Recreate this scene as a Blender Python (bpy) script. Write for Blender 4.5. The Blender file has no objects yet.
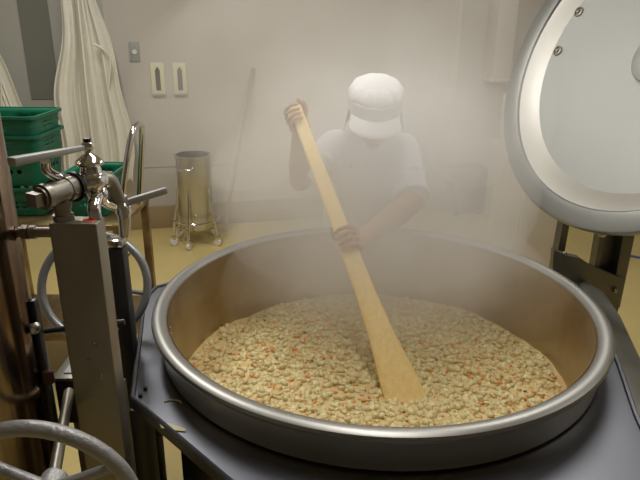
import bpy, bmesh, math, random
from mathutils import Vector as V, Matrix, noise
random.seed(7)
PI = math.pi
sc = bpy.context.scene
COL = sc.collection

# ------------------------------------------------------------------ camera
F_PX, PITCH, ROLL, CZ = 600.0, math.radians(20.0), math.radians(0.6), 1.58
Fw = V((0, math.cos(PITCH), -math.sin(PITCH)))
R0 = V((1, 0, 0)); U0 = R0.cross(Fw)
Rt = math.cos(ROLL)*R0 + math.sin(ROLL)*U0
Up = -math.sin(ROLL)*R0 + math.cos(ROLL)*U0
CAM = V((0, 0, CZ))
cd = bpy.data.cameras.new('camera'); cam = bpy.data.objects.new('camera', cd); COL.objects.link(cam)
cd.sensor_width = 36.0; cd.lens = 36.0*F_PX/640.0; cd.clip_start = 0.02
m = Matrix((Rt, Up, -Fw)).transposed().to_4x4(); m.translation = CAM
cam.matrix_world = m
sc.camera = cam
def at(x, y, Y):          # world point at depth Y seen at photo pixel x, y (used while measuring the room)
    d = (x-320)/F_PX*Rt - (y-240)/F_PX*Up + Fw
    return CAM + d*(Y/d.y)
def atz(x, y, z):
    d = (x-320)/F_PX*Rt - (y-240)/F_PX*Up + Fw
    return CAM + d*((z-CZ)/d.z)

# ------------------------------------------------------------------ materials
def mat(name, col, rough=0.5, metal=0.0, var=0.0, vscale=8.0, bump=0.0, bscale=40.0, spec=0.5, stretch=(1,1,1),
        col2=None, sss=0.0, rvar=0.0, detail=4.0):
    m = bpy.data.materials.new(name); m.use_nodes = True
    nt = m.node_tree; b = nt.nodes['Principled BSDF']
    b.inputs['Base Color'].default_value = (*col, 1); b.inputs['Roughness'].default_value = rough
    b.inputs['Metallic'].default_value = metal; b.inputs['Specular IOR Level'].default_value = spec
    if sss: b.inputs['Subsurface Weight'].default_value = sss; b.inputs['Subsurface Radius'].default_value = (.01,.006,.004)
    tc = nt.nodes.new('ShaderNodeTexCoord'); mp = nt.nodes.new('ShaderNodeMapping')
    mp.inputs['Scale'].default_value = stretch; nt.links.new(tc.outputs['Object'], mp.inputs['Vector'])
    if var or rvar:
        n = nt.nodes.new('ShaderNodeTexNoise'); n.inputs['Scale'].default_value = vscale; n.inputs['Detail'].default_value = detail
        nt.links.new(mp.outputs['Vector'], n.inputs['Vector'])
        if var:
            r = nt.nodes.new('ShaderNodeValToRGB')
            c2 = col2 if col2 else tuple(c*(1-var) for c in col)
            r.color_ramp.elements[0].position = 0.35; r.color_ramp.elements[1].position = 0.68
            r.color_ramp.elements[0].color = (*c2, 1); r.color_ramp.elements[1].color = (*col, 1)
            nt.links.new(n.outputs['Fac'], r.inputs['Fac']); nt.links.new(r.outputs['Color'], b.inputs['Base Color'])
        if rvar:
            mr = nt.nodes.new('ShaderNodeMapRange'); mr.inputs['To Min'].default_value = rough-rvar; mr.inputs['To Max'].default_value = rough+rvar
            nt.links.new(n.outputs['Fac'], mr.inputs['Value']); nt.links.new(mr.outputs['Result'], b.inputs['Roughness'])
    if bump:
        n2 = nt.nodes.new('ShaderNodeTexNoise'); n2.inputs['Scale'].default_value = bscale; n2.inputs['Detail'].default_value = 3
        nt.links.new(mp.outputs['Vector'], n2.inputs['Vector'])
        bp = nt.nodes.new('ShaderNodeBump'); bp.inputs['Strength'].default_value = bump; bp.inputs['Distance'].default_value = 0.01
        nt.links.new(n2.outputs['Fac'], bp.inputs['Height']); nt.links.new(bp.outputs['Normal'], b.inputs['Normal'])
    return m
M = {}
M['wall'] = mat('painted_wall', (.54,.505,.46), .6, var=.05, vscale=1.5)
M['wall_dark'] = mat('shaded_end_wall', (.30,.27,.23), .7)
M['ceil'] = mat('ceiling_board', (.62,.58,.52), .8)
M['floor'] = mat('resin_floor', (.68,.55,.23), .35, var=.12, vscale=2.0, bump=.05, bscale=60)
M['base'] = mat('coving', (.36,.27,.15), .5, var=.06, vscale=3)
M['door'] = mat('grey_steel_door', (.42,.42,.38), .45, var=.06, vscale=2)
M['door_panel'] = mat('grey_door_panel', (.19,.195,.17), .35)
M['white'] = mat('white_enamel', (.66,.61,.57), .4, var=.03, vscale=3)
M['greypanel'] = mat('grey_panel', (.10,.095,.08), .5, var=.1, vscale=5)
M['steel'] = mat('brushed_stainless', (.56,.55,.53), .30, 1.0, rvar=.06, vscale=12, bump=.015, bscale=90)
M['deck'] = mat('satin_stainless_deck', (.19,.197,.225), .43, 1.0, rvar=.08, vscale=5, bump=.02, bscale=8)
M['skirt'] = mat('kettle_skirt_steel', (.54,.52,.47), .38, 1.0, rvar=.05, vscale=9)
M['inner'] = mat('stained_kettle_wall', (.54,.45,.31), .38, .8, var=.35, vscale=6, col2=(.40,.30,.17), rvar=.1)
M['rim'] = mat('polished_rim', (.36,.355,.34), .42, 1.0)
M['lid'] = mat('lid_satin_steel', (.44,.45,.435), .5, .55, var=.06, vscale=2.5, rvar=.05)
M['lid_b'] = mat('lid_bevel_steel', (.62,.61,.57), .42, .8)
M['lid_f'] = mat('lid_flange_steel', (.36,.37,.36), .35, .9)
M['chrome'] = mat('chrome', (.72,.72,.74), .12, 1.0)
M['nickel'] = mat('dull_nickel_fitting', (.30,.28,.25), .42, 1.0, rvar=.08, vscale=30)
M['lever'] = mat('grey_lever', (.36,.355,.34), .5, .2)
M['column'] = mat('worn_steel_column', (.36,.335,.28), .42, .9, var=.2, vscale=9, rvar=.08, stretch=(1,1,.3))
M['pillar'] = mat('steel_painted_reflections', (.52,.43,.32), .17, 1.0, var=.5, vscale=3.2, stretch=(7,7,.4), col2=(.16,.10,.07), rvar=.06, bump=.25, bscale=2.2)  # brown tint and dark vertical streaks stand in for reflected floor and room
M['black'] = mat('black_rubber', (.012,.012,.013), .45)
M['blackmetal'] = mat('black_painted_steel', (.02,.02,.022), .35)
M['wheel'] = mat('grey_painted_handwheel', (.40,.40,.41), .42, .35, bump=.25, bscale=120)
M['wheel2'] = mat('blue_grey_handwheel', (.28,.29,.31), .35, .6)
M['hinge'] = mat('dark_hinge_steel', (.24,.235,.21), .4, .85, var=.15, vscale=8, rvar=.05)
M['green'] = mat('green_plastic', (.012,.17,.095), .38, var=.15, vscale=10)
M['cloth'] = mat('white_vinyl_apron', (.80,.78,.69), .5, var=.06, vscale=4)
M['cream'] = mat('cream_plastic', (.70,.67,.47), .45)
M['slot'] = mat('dark_slot', (.035,.028,.022), .7, spec=.2)
M['slot2'] = mat('grey_slot', (.11,.105,.10), .6, spec=.3)
M['greyplastic'] = mat('grey_plastic', (.33,.34,.33), .5)
M['whiteplastic'] = mat('white_plastic', (.75,.73,.70), .5)
M['red'] = mat('red_sticker', (.62,.09,.05), .5)
M['wood'] = mat('pale_wood', (.92,.70,.29), .5, var=.18, vscale=6, stretch=(14,14,1.2), col2=(.84,.60,.22))
M['stick'] = mat('tan_stick', (.34,.24,.14), .6)
M['skin'] = mat('skin', (.50,.29,.17), .5, var=.08, vscale=14, sss=.15)
M['coat'] = mat('white_cotton', (.78,.77,.82), .8, bump=.3, bscale=18)
M['capm'] = mat('white_cap_cloth', (.85,.85,.86), .8, bump=.15, bscale=25)
M['capband'] = mat('pale_grey_cap_band', (.62,.60,.60), .8)
M['apronc'] = mat('pale_grey_apron', (.36,.36,.34), .5)
M['boot'] = mat('white_rubber_boot', (.7,.7,.68), .4)
M['hair'] = mat('dark_hair', (.02,.016,.013), .5)
M['lip'] = mat('lip', (.42,.16,.12), .5)
M['eye'] = mat('eye', (.02,.015,.012), .2)
M['rust'] = mat('rusty_latch', (.10,.035,.02), .6, var=.4, vscale=60)
M['blue'] = mat('blue_wire', (.08,.09,.45), .4)
M['trolley'] = mat('tan_trolley_steel', (.40,.30,.14), .4, .6, var=.35, vscale=9, col2=(.20,.13,.06))
M['housing'] = mat('dark_kettle_body', (.16,.155,.14), .4, .9, rvar=.08, vscale=8)
M['gear'] = mat('white_gearbox_plate', (.48,.49,.52), .45)
M['scrap'] = mat('cream_cabbage_scrap', (.62,.58,.36), .5)
M['broth'] = mat('broth', (.76,.62,.32), .42, var=.25, vscale=22, col2=(.66,.47,.20), bump=.5, bscale=30)
M['cream1'] = mat('cream_dice', (.78,.66,.34), .4, var=.12, vscale=40, sss=.1)
M['cream2'] = mat('pale_dice', (.85,.75,.42), .38, sss=.1)
M['tan'] = mat('tan_dice', (.74,.55,.26), .4)
M['carrot'] = mat('carrot_dice', (.74,.34,.10), .38)
M['mush'] = mat('mushroom_bits', (.30,.22,.12), .5)
M['leaf'] = mat('green_bits', (.38,.42,.13), .5)
M['lamp'] = mat('lamp_diffuser', (.9,.9,.88), .6)
b = M['lamp'].node_tree.nodes['Principled BSDF']; b.inputs['Emission Color'].default_value = (1,.95,.86,1); b.inputs['Emission Strength'].default_value = 3.0

# ------------------------------------------------------------------ mesh helpers
def link(name, me, mats, parent=None, smooth=True, flat_angle=35):
    o = bpy.data.objects.new(name, me); COL.objects.link(o)
    for mm in (mats if isinstance(mats, (list, tuple)) else [mats]): me.materials.append(mm)
    if smooth:
        for p in me.polygons: p.use_smooth = True
        try: me.set_sharp_from_angle(angle=math.radians(flat_angle))
        except Exception: pass
    if parent is not None: o.parent = parent
    return o
class MB:
    def __init__(s): s.bm = bmesh.new(); s.mi = 0
    def _f(s, vs):
        try:
            f = s.bm.faces.new(vs); f.material_index = s.mi; return f
        except ValueError: return None
    def box(s, c, size, rot=None, bev=0.0, taper=None):
        t = bmesh.new(); bmesh.ops.create_cube(t, size=1.0)
        for v in t.verts:
            k = 1.0
            if taper and v.co.z < 0: k = taper
            v.co = V((v.co.x*size[0]*k, v.co.y*size[1]*k, v.co.z*size[2]))
        if bev: bmesh.ops.bevel(t, geom=list(t.edges), offset=bev, segments=2, affect='EDGES', profile=.5)
        s._merge(t, c, rot); return s
    def _merge(s, t, c=(0,0,0), rot=None):
        mp = {}
        for v in t.verts:
            co = v.co.copy()
            if rot is not None: co = rot @ co
            mp[v] = s.bm.verts.new(co + V(c))
        for f in t.faces: s._f([mp[v] for v in f.verts])
        t.free()
    def prism(s, pts, z0, z1, bev=0.0):
        t = bmesh.new()
        lo = [t.verts.new((p[0], p[1], z0)) for p in pts]; hi = [t.verts.new((p[0], p[1], z1)) for p in pts]
        n = len(pts); t.faces.new(lo[::-1]); t.faces.new(hi)
        for i in range(n): t.faces.new((lo[i], lo[(i+1)%n], hi[(i+1)%n], hi[i]))
        if bev: bmesh.ops.bevel(t, geom=list(t.edges), offset=bev, segments=2, affect='EDGES', profile=.5)
        s._merge(t); return s
    def tube(s, pts, r, seg=16, closed=False, cap=True, sub=0):
        pts = [V(p) for p in pts]
        rr = list(r) if isinstance(r, (list, tuple)) else [r]*len(pts)
        if sub:
            n = len(pts); q = []; q2 = []
            rng = n if closed else n-1
            for i in range(rng):
                p0 = pts[(i-1)%n] if closed or i > 0 else pts[i]; p1 = pts[i]; p2 = pts[(i+1)%n]
                p3 = pts[(i+2)%n] if closed or i+2 < n else pts[(i+1)%n]
                for k in range(sub):
                    t = k/sub
                    q.append(.5*((2*p1)+(p2-p0)*t+(2*p0-5*p1+4*p2-p3)*t*t+(3*p1-p0-3*p2+p3)*t**3))
                    q2.append(rr[i]*(1-t)+rr[(i+1)%n]*t)
            if not closed: q.append(pts[-1]); q2.append(rr[-1])
            pts, rr = q, q2
        n = len(pts); rings = []; prev = None
        for i, p in enumerate(pts):
            if closed: d = pts[(i+1)%n]-pts[i-1]
            else: d = pts[min(i+1, n-1)]-pts[max(i-1, 0)]
            d.normalize()
            if prev is None:
                a = d.orthogonal().normalized()
            else:
                a = prev - d*prev.dot(d); a.normalize()
            prev = a; b = d.cross(a)
            rings.append([s.bm.verts.new(p + a*math.cos(2*PI*k/seg)*rr[i] + b*math.sin(2*PI*k/seg)*rr[i]) for k in range(seg)])
        rng = n if closed else n-1
        for i in range(rng):
            A, B = rings[i], rings[(i+1)%n]
            off = 0
            if closed and i == n-1:
                off = min(range(seg), key=lambda o: (A[0].co-B[o].co).length)
            for k in range(seg): s._f((A[k], A[(k+1)%seg], B[(k+1+off)%seg], B[(k+off)%seg]))
        if cap and not closed: s._f(rings[0][::-1]); s._f(rings[-1])
        return s
    def lathe(s, prof, c=(0,0,0), axis=(0,0,1), seg=48, closed=False):
        ax = V(axis).normalized(); q = V((0,0,1)).rotation_difference(ax); c = V(c); rings = []
        for r, z in prof:
            if r < 1e-5: rings.append([s.bm.verts.new(c + q @ V((0,0,z)))])
            else: rings.append([s.bm.verts.new(c + q @ V((r*math.cos(2*PI*k/seg), r*math.sin(2*PI*k/seg), z))) for k in range(seg)])
        n = len(rings)
        for i in range(n if closed else n-1):
            A, B = rings[i], rings[(i+1)%n]
            for k in range(seg):
                a0, a1 = A[k%len(A)], A[(k+1)%len(A)]; b0, b1 = B[k%len(B)], B[(k+1)%len(B)]
                vs = []
                for v in (a0, a1, b1, b0):
                    if v not in vs: vs.append(v)
                if len(vs) >= 3: s._f(vs)
        return s
    def ball(s, c, r, sc3=(1,1,1), seg=16, rot=None):
        t = bmesh.new(); bmesh.ops.create_uvsphere(t, u_segments=seg, v_segments=max(6, seg//2), radius=r)
        for v in t.verts: v.co = V((v.co.x*sc3[0], v.co.y*sc3[1], v.co.z*sc3[2]))
        s._merge(t, c, rot); return s
    def build(s, name, m, parent=None, smooth=True, origin=None):
        me = bpy.data.meshes.new(name)
        bmesh.ops.recalc_face_normals(s.bm, faces=list(s.bm.faces))
        s.bm.to_mesh(me); s.bm.free()
        if parent is not None: me.transform(Matrix.Translation(-WORLD[parent.name]))
        return link(name, me, m, parent, smooth)
WORLD = {}
def tag(o, label=None, cat=None, group=None, kind=None):
    if label: o['label'] = label
    if cat: o['category'] = cat
    if group: o['group'] = group
    if kind: o['kind'] = kind
    return o
def thing(name, label, cat, loc, group=None):
    o = bpy.data.objects.new(name, None); COL.objects.link(o); o.location = loc; o.empty_display_size = .05
    WORLD[o.name] = V(loc); return tag(o, label, cat, group)
def sub(o):                    # lets a part carry sub-parts: its frame is its thing's frame
    WORLD[o.name] = WORLD[o.parent.name]; return o
def single(mb, name, m, label, cat, group=None, kind=None, loc=None):
    me = bpy.data.meshes.new(name); bmesh.ops.recalc_face_normals(mb.bm, faces=list(mb.bm.faces)); mb.bm.to_mesh(me); mb.bm.free()
    if loc is not None: me.transform(Matrix.Translation(-V(loc)))
    o = link(name, me, m); WORLD[o.name] = V(loc) if loc is not None else V((0,0,0))
    if loc is not None: o.location = loc
    return tag(o, label, cat, group, kind)
def rotz(a): return Matrix.Rotation(a, 3, 'Z')
def frame(z, xh):              # rotation matrix whose local z is z, local x close to xh
    z = V(z).normalized(); x = V(xh); x = (x - z*x.dot(z)).normalized(); y = z.cross(x)
    return Matrix((x, y, z)).transposed()
def copy_tree(o, loc, label=None, group=None):
    c = o.copy(); COL.objects.link(c); c.location = loc
    if label: c['label'] = label
    for ch in o.children:
        k = ch.copy(); COL.objects.link(k); k.parent = c
        for g in ch.children:
            d = g.copy(); COL.objects.link(d); d.parent = k
    return c
def capsule(mb, a, b, ra, rb, seg=14):
    a, b = V(a), V(b); mb.ball(a, ra, seg=seg); mb.ball(b, rb, seg=seg); mb.tube([a, b], [ra, rb], seg=seg)
def blob(mb, name, m, parent, voxel=.006, smooth=4, fac=.5):
    me = bpy.data.meshes.new('t'); bmesh.ops.recalc_face_normals(mb.bm, faces=list(mb.bm.faces)); mb.bm.to_mesh(me); mb.bm.free()
    o = bpy.data.objects.new('t', me); COL.objects.link(o)
    r = o.modifiers.new('r', 'REMESH'); r.mode = 'VOXEL'; r.voxel_size = voxel; r.use_smooth_shade = True
    if smooth:
        k = o.modifiers.new('s', 'SMOOTH'); k.iterations = smooth; k.factor = fac
    dg = bpy.context.evaluated_depsgraph_get(); dg.update()
    nm = bpy.data.meshes.new_from_object(o.evaluated_get(dg)); nm.name = name
    bpy.data.objects.remove(o); bpy.data.meshes.remove(me)
    if parent is not None: nm.transform(Matrix.Translation(-WORLD[parent.name]))
    oo = bpy.data.objects.new(name, nm); COL.objects.link(oo); nm.materials.clear(); nm.materials.append(m)
    for p in nm.polygons: p.use_smooth = True
    if parent is not None: oo.parent = parent
    return oo

# ------------------------------------------------------------------ room shell (turned 14 degrees from the view)
P0 = V((-1.447, 4.555, 0)); E = V((.970, .2425, 0)).normalized(); N = V((E.y, -E.x, 0))   # wall foot, direction, inward normal
ANG = math.atan2(E.y, E.x); RM = rotz(ANG)
def rp(u, d, z): return P0 + E*u + N*d + V((0, 0, z))      # u along the back wall, d out of it
UL, UR, DEP, HC = -2.0, 4.9, 6.6, 2.75
def panel(name, u0, u1, d0, d1, z0, z1, m, kind='structure', parent=None, bev=0):
    mb = MB(); mb.box(rp((u0+u1)/2, (d0+d1)/2, (z0+z1)/2), (u1-u0, abs(d1-d0), z1-z0), RM, bev)
    me_o = mb.build(name, m, parent, smooth=bool(bev))
    if kind and parent is None: me_o['kind'] = kind
    return me_o
panel('floor', UL-.1, UR+.1, -.1, DEP+.1, -.1, 0, M['floor'])
panel('ceiling', UL-.1, UR+.1, -.1, DEP+.1, HC, HC+.1, M['ceil'])
panel('wall_back', -.12, UR, -.12, 0, 0, HC, M['wall'])
panel('wall_back', UL, -1.35, -.12, 0, 0, HC, M['wall'])
panel('wall_back', -1.35, -.12, -.12, 0, 2.3, HC, M['wall'])
panel('wall_left', UL-.1, UL, -.12, DEP, 0, HC, M['wall'])
panel('wall_right', UR, UR+.1, -.12, DEP, 0, HC, M['wall'])
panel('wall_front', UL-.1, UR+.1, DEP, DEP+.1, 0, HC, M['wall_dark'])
mb = MB(); mb.box(rp((UR-.10)/2, .008, .092), (UR+.10, .016, .184), RM, .004); mb.build('baseboard_back', M['base'])['kind'] = 'structure'
panel('trim_1', -.10, UR, 0, .006, .50, .512, M['wall'])
panel('trim_2', 2.62, 2.65, 0, .02, .184, HC, M['white'])
# grey steel door, slightly set back in its opening
dr = panel('door_1', -1.35, -.13, -.09, -.04, 0, 2.3, M['door'])
WORLD[dr.name] = V((0,0,0))
panel('door_panel', -.665, -.47, -.04, -.032, 1.03, 2.15, M['door_panel'], parent=dr)
panel('door_frame', -.155, -.105, -.06, .014, 0, 2.3, M['door'], parent=dr)
panel('door_frame', -1.38, -1.33, -.06, .014, 0, 2.3, M['door'], parent=dr)

# ceiling lamps
def ceil_lamp(x, y, k, label):
    t = thing('ceiling_light', label, 'ceiling light', (x, y, HC), 'fluorescent ceiling lights')
    a = MB(); a.box((x, y, HC-.025), (.30, 1.25, .05), RM, .006); a.build('lamp_housing', M['whiteplastic'], t)
    a = MB(); a.box((x, y, HC-.062), (.22, 1.18, .024), RM, .008); a.build('diffuser', M['lamp'], t)
    ld = bpy.data.lights.new('lamp_light', 'AREA'); ld.shape = 'RECTANGLE'; ld.size = .24; ld.size_y = 1.2; ld.energy = k; ld.color = (1, .97, .915)
    lo = bpy.data.objects.new('lamp_light', ld); COL.objects.link(lo); lo.location = (x, y, HC-.09); lo.rotation_euler = (0, 0, ANG)
for x, y, k, l in [(-1.15, 2.75, 46, 'white fluorescent ceiling light above the cook, toward the aprons'), (1.25, 3.0, 30, 'white fluorescent ceiling light beyond the open kettle lid'),
                   (.15, 1.5, 26, 'white fluorescent ceiling light over the kettle'), (2.6, 1.9, 14, 'white fluorescent ceiling light near the right wall')]:
    ceil_lamp(x, y, k, l)
w = bpy.data.worlds.new('world'); sc.world = w; w.use_nodes = True
w.node_tree.nodes['Background'].inputs[0].default_value = (.8, .78, .75, 1); w.node_tree.nodes['Background'].inputs[1].default_value = .05

# ------------------------------------------------------------------ things on the back wall
def wall_pt(px, py):           # where the photo pixel meets the back wall
    d = (px-320)/F_PX*Rt - (py-240)/F_PX*Up + Fw
    t = (P0-CAM).dot(N)/d.dot(N); return CAM + d*t
def wall_plate(px, py, label, ms):
    c = wall_pt(px, py); t = thing('wall_plate', label, 'wall plate', c, 'cream wall plates with a slot')
    a = MB(); a.box(c+N*.006, (.098, .012, .235), RM, .004); a.build('plate', M['cream'], t)
    a = MB(); a.box(c+N*.014+V((0,0,-.006)), (.034, .008, .15), RM, .003); a.build('slot', ms, t)
    a = MB(); a.box(c+N*.016+V((0,0,.075)), (.018, .010, .02), RM, .003); a.build('catch', ms, t)
    a = MB(); a.box(c+N*.014+V((0,0,-.112)), (.098, .028, .014), RM, .003); a.build('ledge', M['greyplastic'], t)
wall_plate(158, 79, 'cream wall plate with a near-black slot, nearer the grey socket', M['slot'])
wall_plate(180, 79, 'cream wall plate with a mid-grey slot, farther from the grey socket', M['slot2'])
c = wall_pt(134.5, 52); t = thing('wall_switch', 'small grey push switch on the wall above the cream plates', 'switch', c)
a = MB(); a.box(c+N*.005, (.072, .010, .135), RM, .003); a.build('plate', M['greyplastic'], t)
a = MB(); a.lathe([(0,.012),(.014,.012),(.018,.008),(.018,0)], c+N*.008, N, 20); a.build('button', M['whiteplastic'], t)

# hanging aprons on hooks on a rail
RAILD = .10
ra = rp(-1.28, RAILD, 1.93); rb = rp(.02, RAILD, 1.93)
t = thing('hanging_rail', 'steel rail on the back wall that carries the white aprons', 'rail', (ra+rb)/2)
a = MB(); a.tube([ra, rb], .011); a.build('bar', M['steel'], t)
for u in (-1.30, -.12): a = MB(); a.tube([rp(u, -.04 if u < -.3 else 0, 1.93), rp(u, RAILD, 1.93)], .008); a.build('bracket', M['steel'], t)
def apron(u, cols, label, seed, ztop, zbot, wtop, wbot, lean=0.0, skew=0.0):
    top = rp(u, RAILD+.03, ztop)
    t = thing('hanging_apron', label, 'apron', top, 'white aprons hung on the wall')
    a = MB(); nu, nv = 72, 60; g = []
    rnd = random.Random(seed); ph = [rnd.uniform(0, 6.3) for _ in range(6)]
    for j in range(nv+1):
        v = j/nv; k = min(1, v*1.15); wdt = wtop + (wbot-wtop)*(k**.8)
        z = ztop - (ztop-zbot)*v; row = []
        for i in range(nu+1):
            s = i/nu*2-1
            am = .012 + .050*(1-abs(s)**3)*(.35+.65*v)
            dd = am*(math.sin(s*9+ph[0]+v*.8) + .55*math.sin(s*17+ph[1]-v*1.3) + .3*math.sin(s*31+ph[2]))
            edge = .02*math.sin(v*7+ph[3])*(1 if s > 0 else -1) + .015*math.sin(v*13+ph[4])
            zz = z - .05*(1-abs(s))*v*0 + (.04*abs(s)**2*(1-v))
            row.append(a.bm.verts.new(rp(u + s*wdt/2 + edge*abs(s) + lean*v + skew*v*v, RAILD+.035+dd, zz)))
        g.append(row)
    for j in range(nv):
        for i in range(nu): a._f((g[j][i], g[j][i+1], g[j+1][i+1], g[j+1][i]))
    o = a.build('cloth', M['cloth'], t)
    sm = o.modifiers.new('thickness', 'SOLIDIFY'); sm.thickness = .004
    a = MB(); a.tube([rp(u-wtop*.35, RAILD+.04, ztop-.01), rp(u-.02, RAILD+.02, ztop+.07), rp(u+.02, RAILD+.02, ztop+.07), rp(u+wtop*.35, RAILD+.045, ztop-.01)], .006, sub=6); a.build('neck_strap', M['cloth'], t)
    # waist tie hanging across the folds
    a = MB(); a.tube([rp(u+.06, RAILD+.10, ztop-.42), rp(u+.12, RAILD+.12, ztop-.45), rp(u+.16, RAILD+.11, ztop-.52), rp(u+.13, RAILD+.10, ztop-.72)], [.009,.008,.007,.005], sub=6); a.build('tie', M['cloth'], t)
    a = MB(); a.tube([rp(u, RAILD, 1.955), rp(u, RAILD-.02, 1.93), rp(u, RAILD, 1.905), rp(u, RAILD+.025, ztop+.045), rp(u, RAILD+.035, ztop+.065)], .004, sub=5)
    a.build('hook', M['chrome'], t)
apron(-.235, 0, 'white vinyl apron with long folds hanging just left of the wall switches', 3, 1.84, .42, .20, .52, -.02, .02)
apron(-.95, 0, 'white apron hanging at the far left behind the green crates', 11, 1.72, .45, .14, .40, .12, .06)

# stainless can on castored legs
bc = V((-.925, 4.28, 0)); t = thing('steel_can', 'tall stainless steel can on castored legs by the back wall', 'can', bc)
a = MB(); a.lathe([(0,.12),(.115,.12),(.125,.135),(.125,.655),(.132,.66),(.132,.672),(.118,.672),(.118,.14),(0,.14)], bc, seg=48); a.build('body', M['steel'], t)
for k, ang in enumerate((-100, -28, 62, 150, 208)):
    if k == 2 or k == 3: pass
    d = V((math.cos(math.radians(ang)), math.sin(math.radians(ang)), 0))
    a = MB(); a.tube([bc+d*.128+V((0,0,.44)), bc+d*.135+V((0,0,.36)), bc+d*.165+V((0,0,.2)), bc+d*.185+V((0,0,.075))], .010, sub=5)
    lg = a.build('leg', M['chrome'], t); sub(lg)
    a = MB(); a.lathe([(.0,-.012),(.024,-.012),(.028,-.006),(.028,.006),(.024,.012),(0,.012)], bc+d*.185+V((0,0,.028)), (d.y, -d.x, 0), 20); a.build('castor', M['whiteplastic'], lg)
    a = MB(); a.box(bc+d*.185+V((0,0,.062)), (.03,.03,.03), rotz(math.radians(ang)), .004); a.build('castor_fork', M['chrome'], lg)
a = MB(); a.tube([bc+V((math.cos(k*PI/12)*.17, math.sin(k*PI/12)*.17, .19)) for k in range(24)], .007, closed=True, seg=10); a.build('leg_ring', M['chrome'], t)
a = MB(); hd = bc+V((-.03,-.13,.6)); a.tube([hd+V((-.05,0,0)), hd+V((-.045,-.03,-.01)), hd+V((.045,-.03,-.01)), hd+V((.05,0,0))], .006, sub=5); a.build('handle', M['chrome'], t)
# thin stick leaning on the wall
p1 = wall_pt(253, 68)+N*.012; p0 = V((-.76, 4.5, .008))
a = MB(); a.tube([p0, p1], .013, seg=12); single(a, 'leaning_stick', M['stick'], 'thin tan stick leaning against the back wall beside the steel can', 'stick', loc=p0)

# right-hand background
cA = wall_pt(459, 190); 
t = thing('grey_cabinet', 'low grey cabinet standing against the back wall right of the cook', 'cabinet', (cA.x, cA.y, 0))
q = rp((cA-P0).dot(E), .13, 0)
a = MB(); a.box(q+V((0,0,.225)), (.30,.24,.39), RM, .006); a.build('body', M['greypanel'], t)
a = MB(); a.box(q+V((0,0,.22))+N*.123, (.27,.012,.34), RM, .003); a.build('door', M['greypanel'], t)
for sx in (-.11,.11): a = MB(); a.lathe([(0,0),(.02,0),(.02,.03),(0,.03)], q+E*sx+N*.06, seg=12); a.build('foot', M['black'], t)
q = atz(499, 221, 0) + N*-.10 + E*.09
t = thing('white_cabinet', 'short white cabinet beside the grey one, behind the kettle lid', 'cabinet', q)
a = MB(); a.box(q+V((0,0,.325)), (.30,.32,.63), RM, .012); a.build('body', M['white'], t)
a = MB(); a.box(q+V((0,0,.645)), (.31,.34,.02), RM, .006); a.build('top', M['whiteplastic'], t)
a = MB(); a.box(q+V((0,0,.012)), (.27,.28,.024), RM, .003); a.build('plinth', M['slot'], t)
a = MB(); a.box(q+N*.165+V((.1,0,.33)), (.014,.012,.16), RM, .004); a.build('handle', M['whiteplastic'], t)
q = V((1.33, 3.72, 0))
t = thing('white_locker', 'tall white locker standing behind the kettle rim and lid hinge', 'locker', q)
a = MB(); a.box(q+V((0,0,.60)), (.32,.34,1.14), RM, .012); a.build('body', M['white'], t)
a = MB(); a.box(q+N*.175+V((0,0,.61)), (.29,.012,1.06), RM, .004); dd = a.build('door', M['white'], t); sub(dd)
a = MB(); a.box(q+N*.188+V((.1,.02,.66)), (.014,.014,.14), RM, .004); a.build('handle', M['chrome'], dd)
for sx in (-.13,.13):
    for sy in (-.13,.13): a = MB(); a.lathe([(0,0),(.018,0),(.018,.032),(0,.032)], q+E*sx+N*sy, seg=12); a.build('foot', M['black'], t)
cw = wall_pt(494, 60); uu = (cw-P0).dot(E)
t = thing('wall_duct', 'white boxed duct running down the back wall above the cabinets', 'duct', rp(uu, .0, 1.12))
a = MB(); a.box(rp(uu-.01, .085, (1.12+HC)/2), (.17,.17,HC-1.12), RM, .006); a.build('casing', M['white'], t)
a = MB(); a.box(rp(uu-.01, .09, 1.14), (.182,.182,.02), RM, .004); a.build('end_cap', M['white'], t)
# blue wire on the right
wp = [at(628,259,3.0), at(640,257.5,3.0), at(670,253,3.0), at(720,262,3.05)]
wp = [V((1.72,3.2,.012)), atz(626,259,.012), atz(645,257,.012), atz(700,250,.012), V((3.3,4.0,.012))]
a = MB(); a.tube(wp, .007, seg=8, sub=6); single(a, 'wire', M['blue'], 'thin blue wire lying on the floor past the lid hinge', 'wire', loc=wp[0])

# ------------------------------------------------------------------ trolley and crates
tx0, tx1, ty0, ty1, tz = -1.50, -.83, 2.36, 2.80, .775
t = thing('trolley', 'tan steel trolley carrying green crates, with a chrome push handle', 'trolley', ((tx0+tx1)/2, (ty0+ty1)/2, 0))
for z in (tz, .25):
    a = MB(); a.box(((tx0+tx1)/2, (ty0+ty1)/2, z-.012), (tx1-tx0, ty1-ty0, .024), None, .004); a.build('shelf', M['trolley'], t)
for x in (tx0+.02, tx1-.02):
    for y in (ty0+.02, ty1-.02):
        a = MB(); a.box((x, y, (tz+.06)/2+.02), (.035,.035,tz-.09), None, .004); lg = a.build('leg', M['trolley'], t); sub(lg)
        a = MB(); a.lathe([(0,-.012),(.034,-.012),(.04,-.005),(.04,.005),(.034,.012),(0,.012)], (x, y, .04), (1,0,0), 20); a.build('castor', M['black'], lg)
a = MB(); a.tube([(-.855,2.44,tz),(-.825,2.45,.95),(-.785,2.47,1.12),(-.775,2.52,1.16),(-.775,2.58,1.16),(-.785,2.63,1.12),(-.815,2.66,.95),(-.84,2.67,tz)], .013, sub=6, seg=14); a.build('push_handle', M['chrome'], t)
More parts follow.
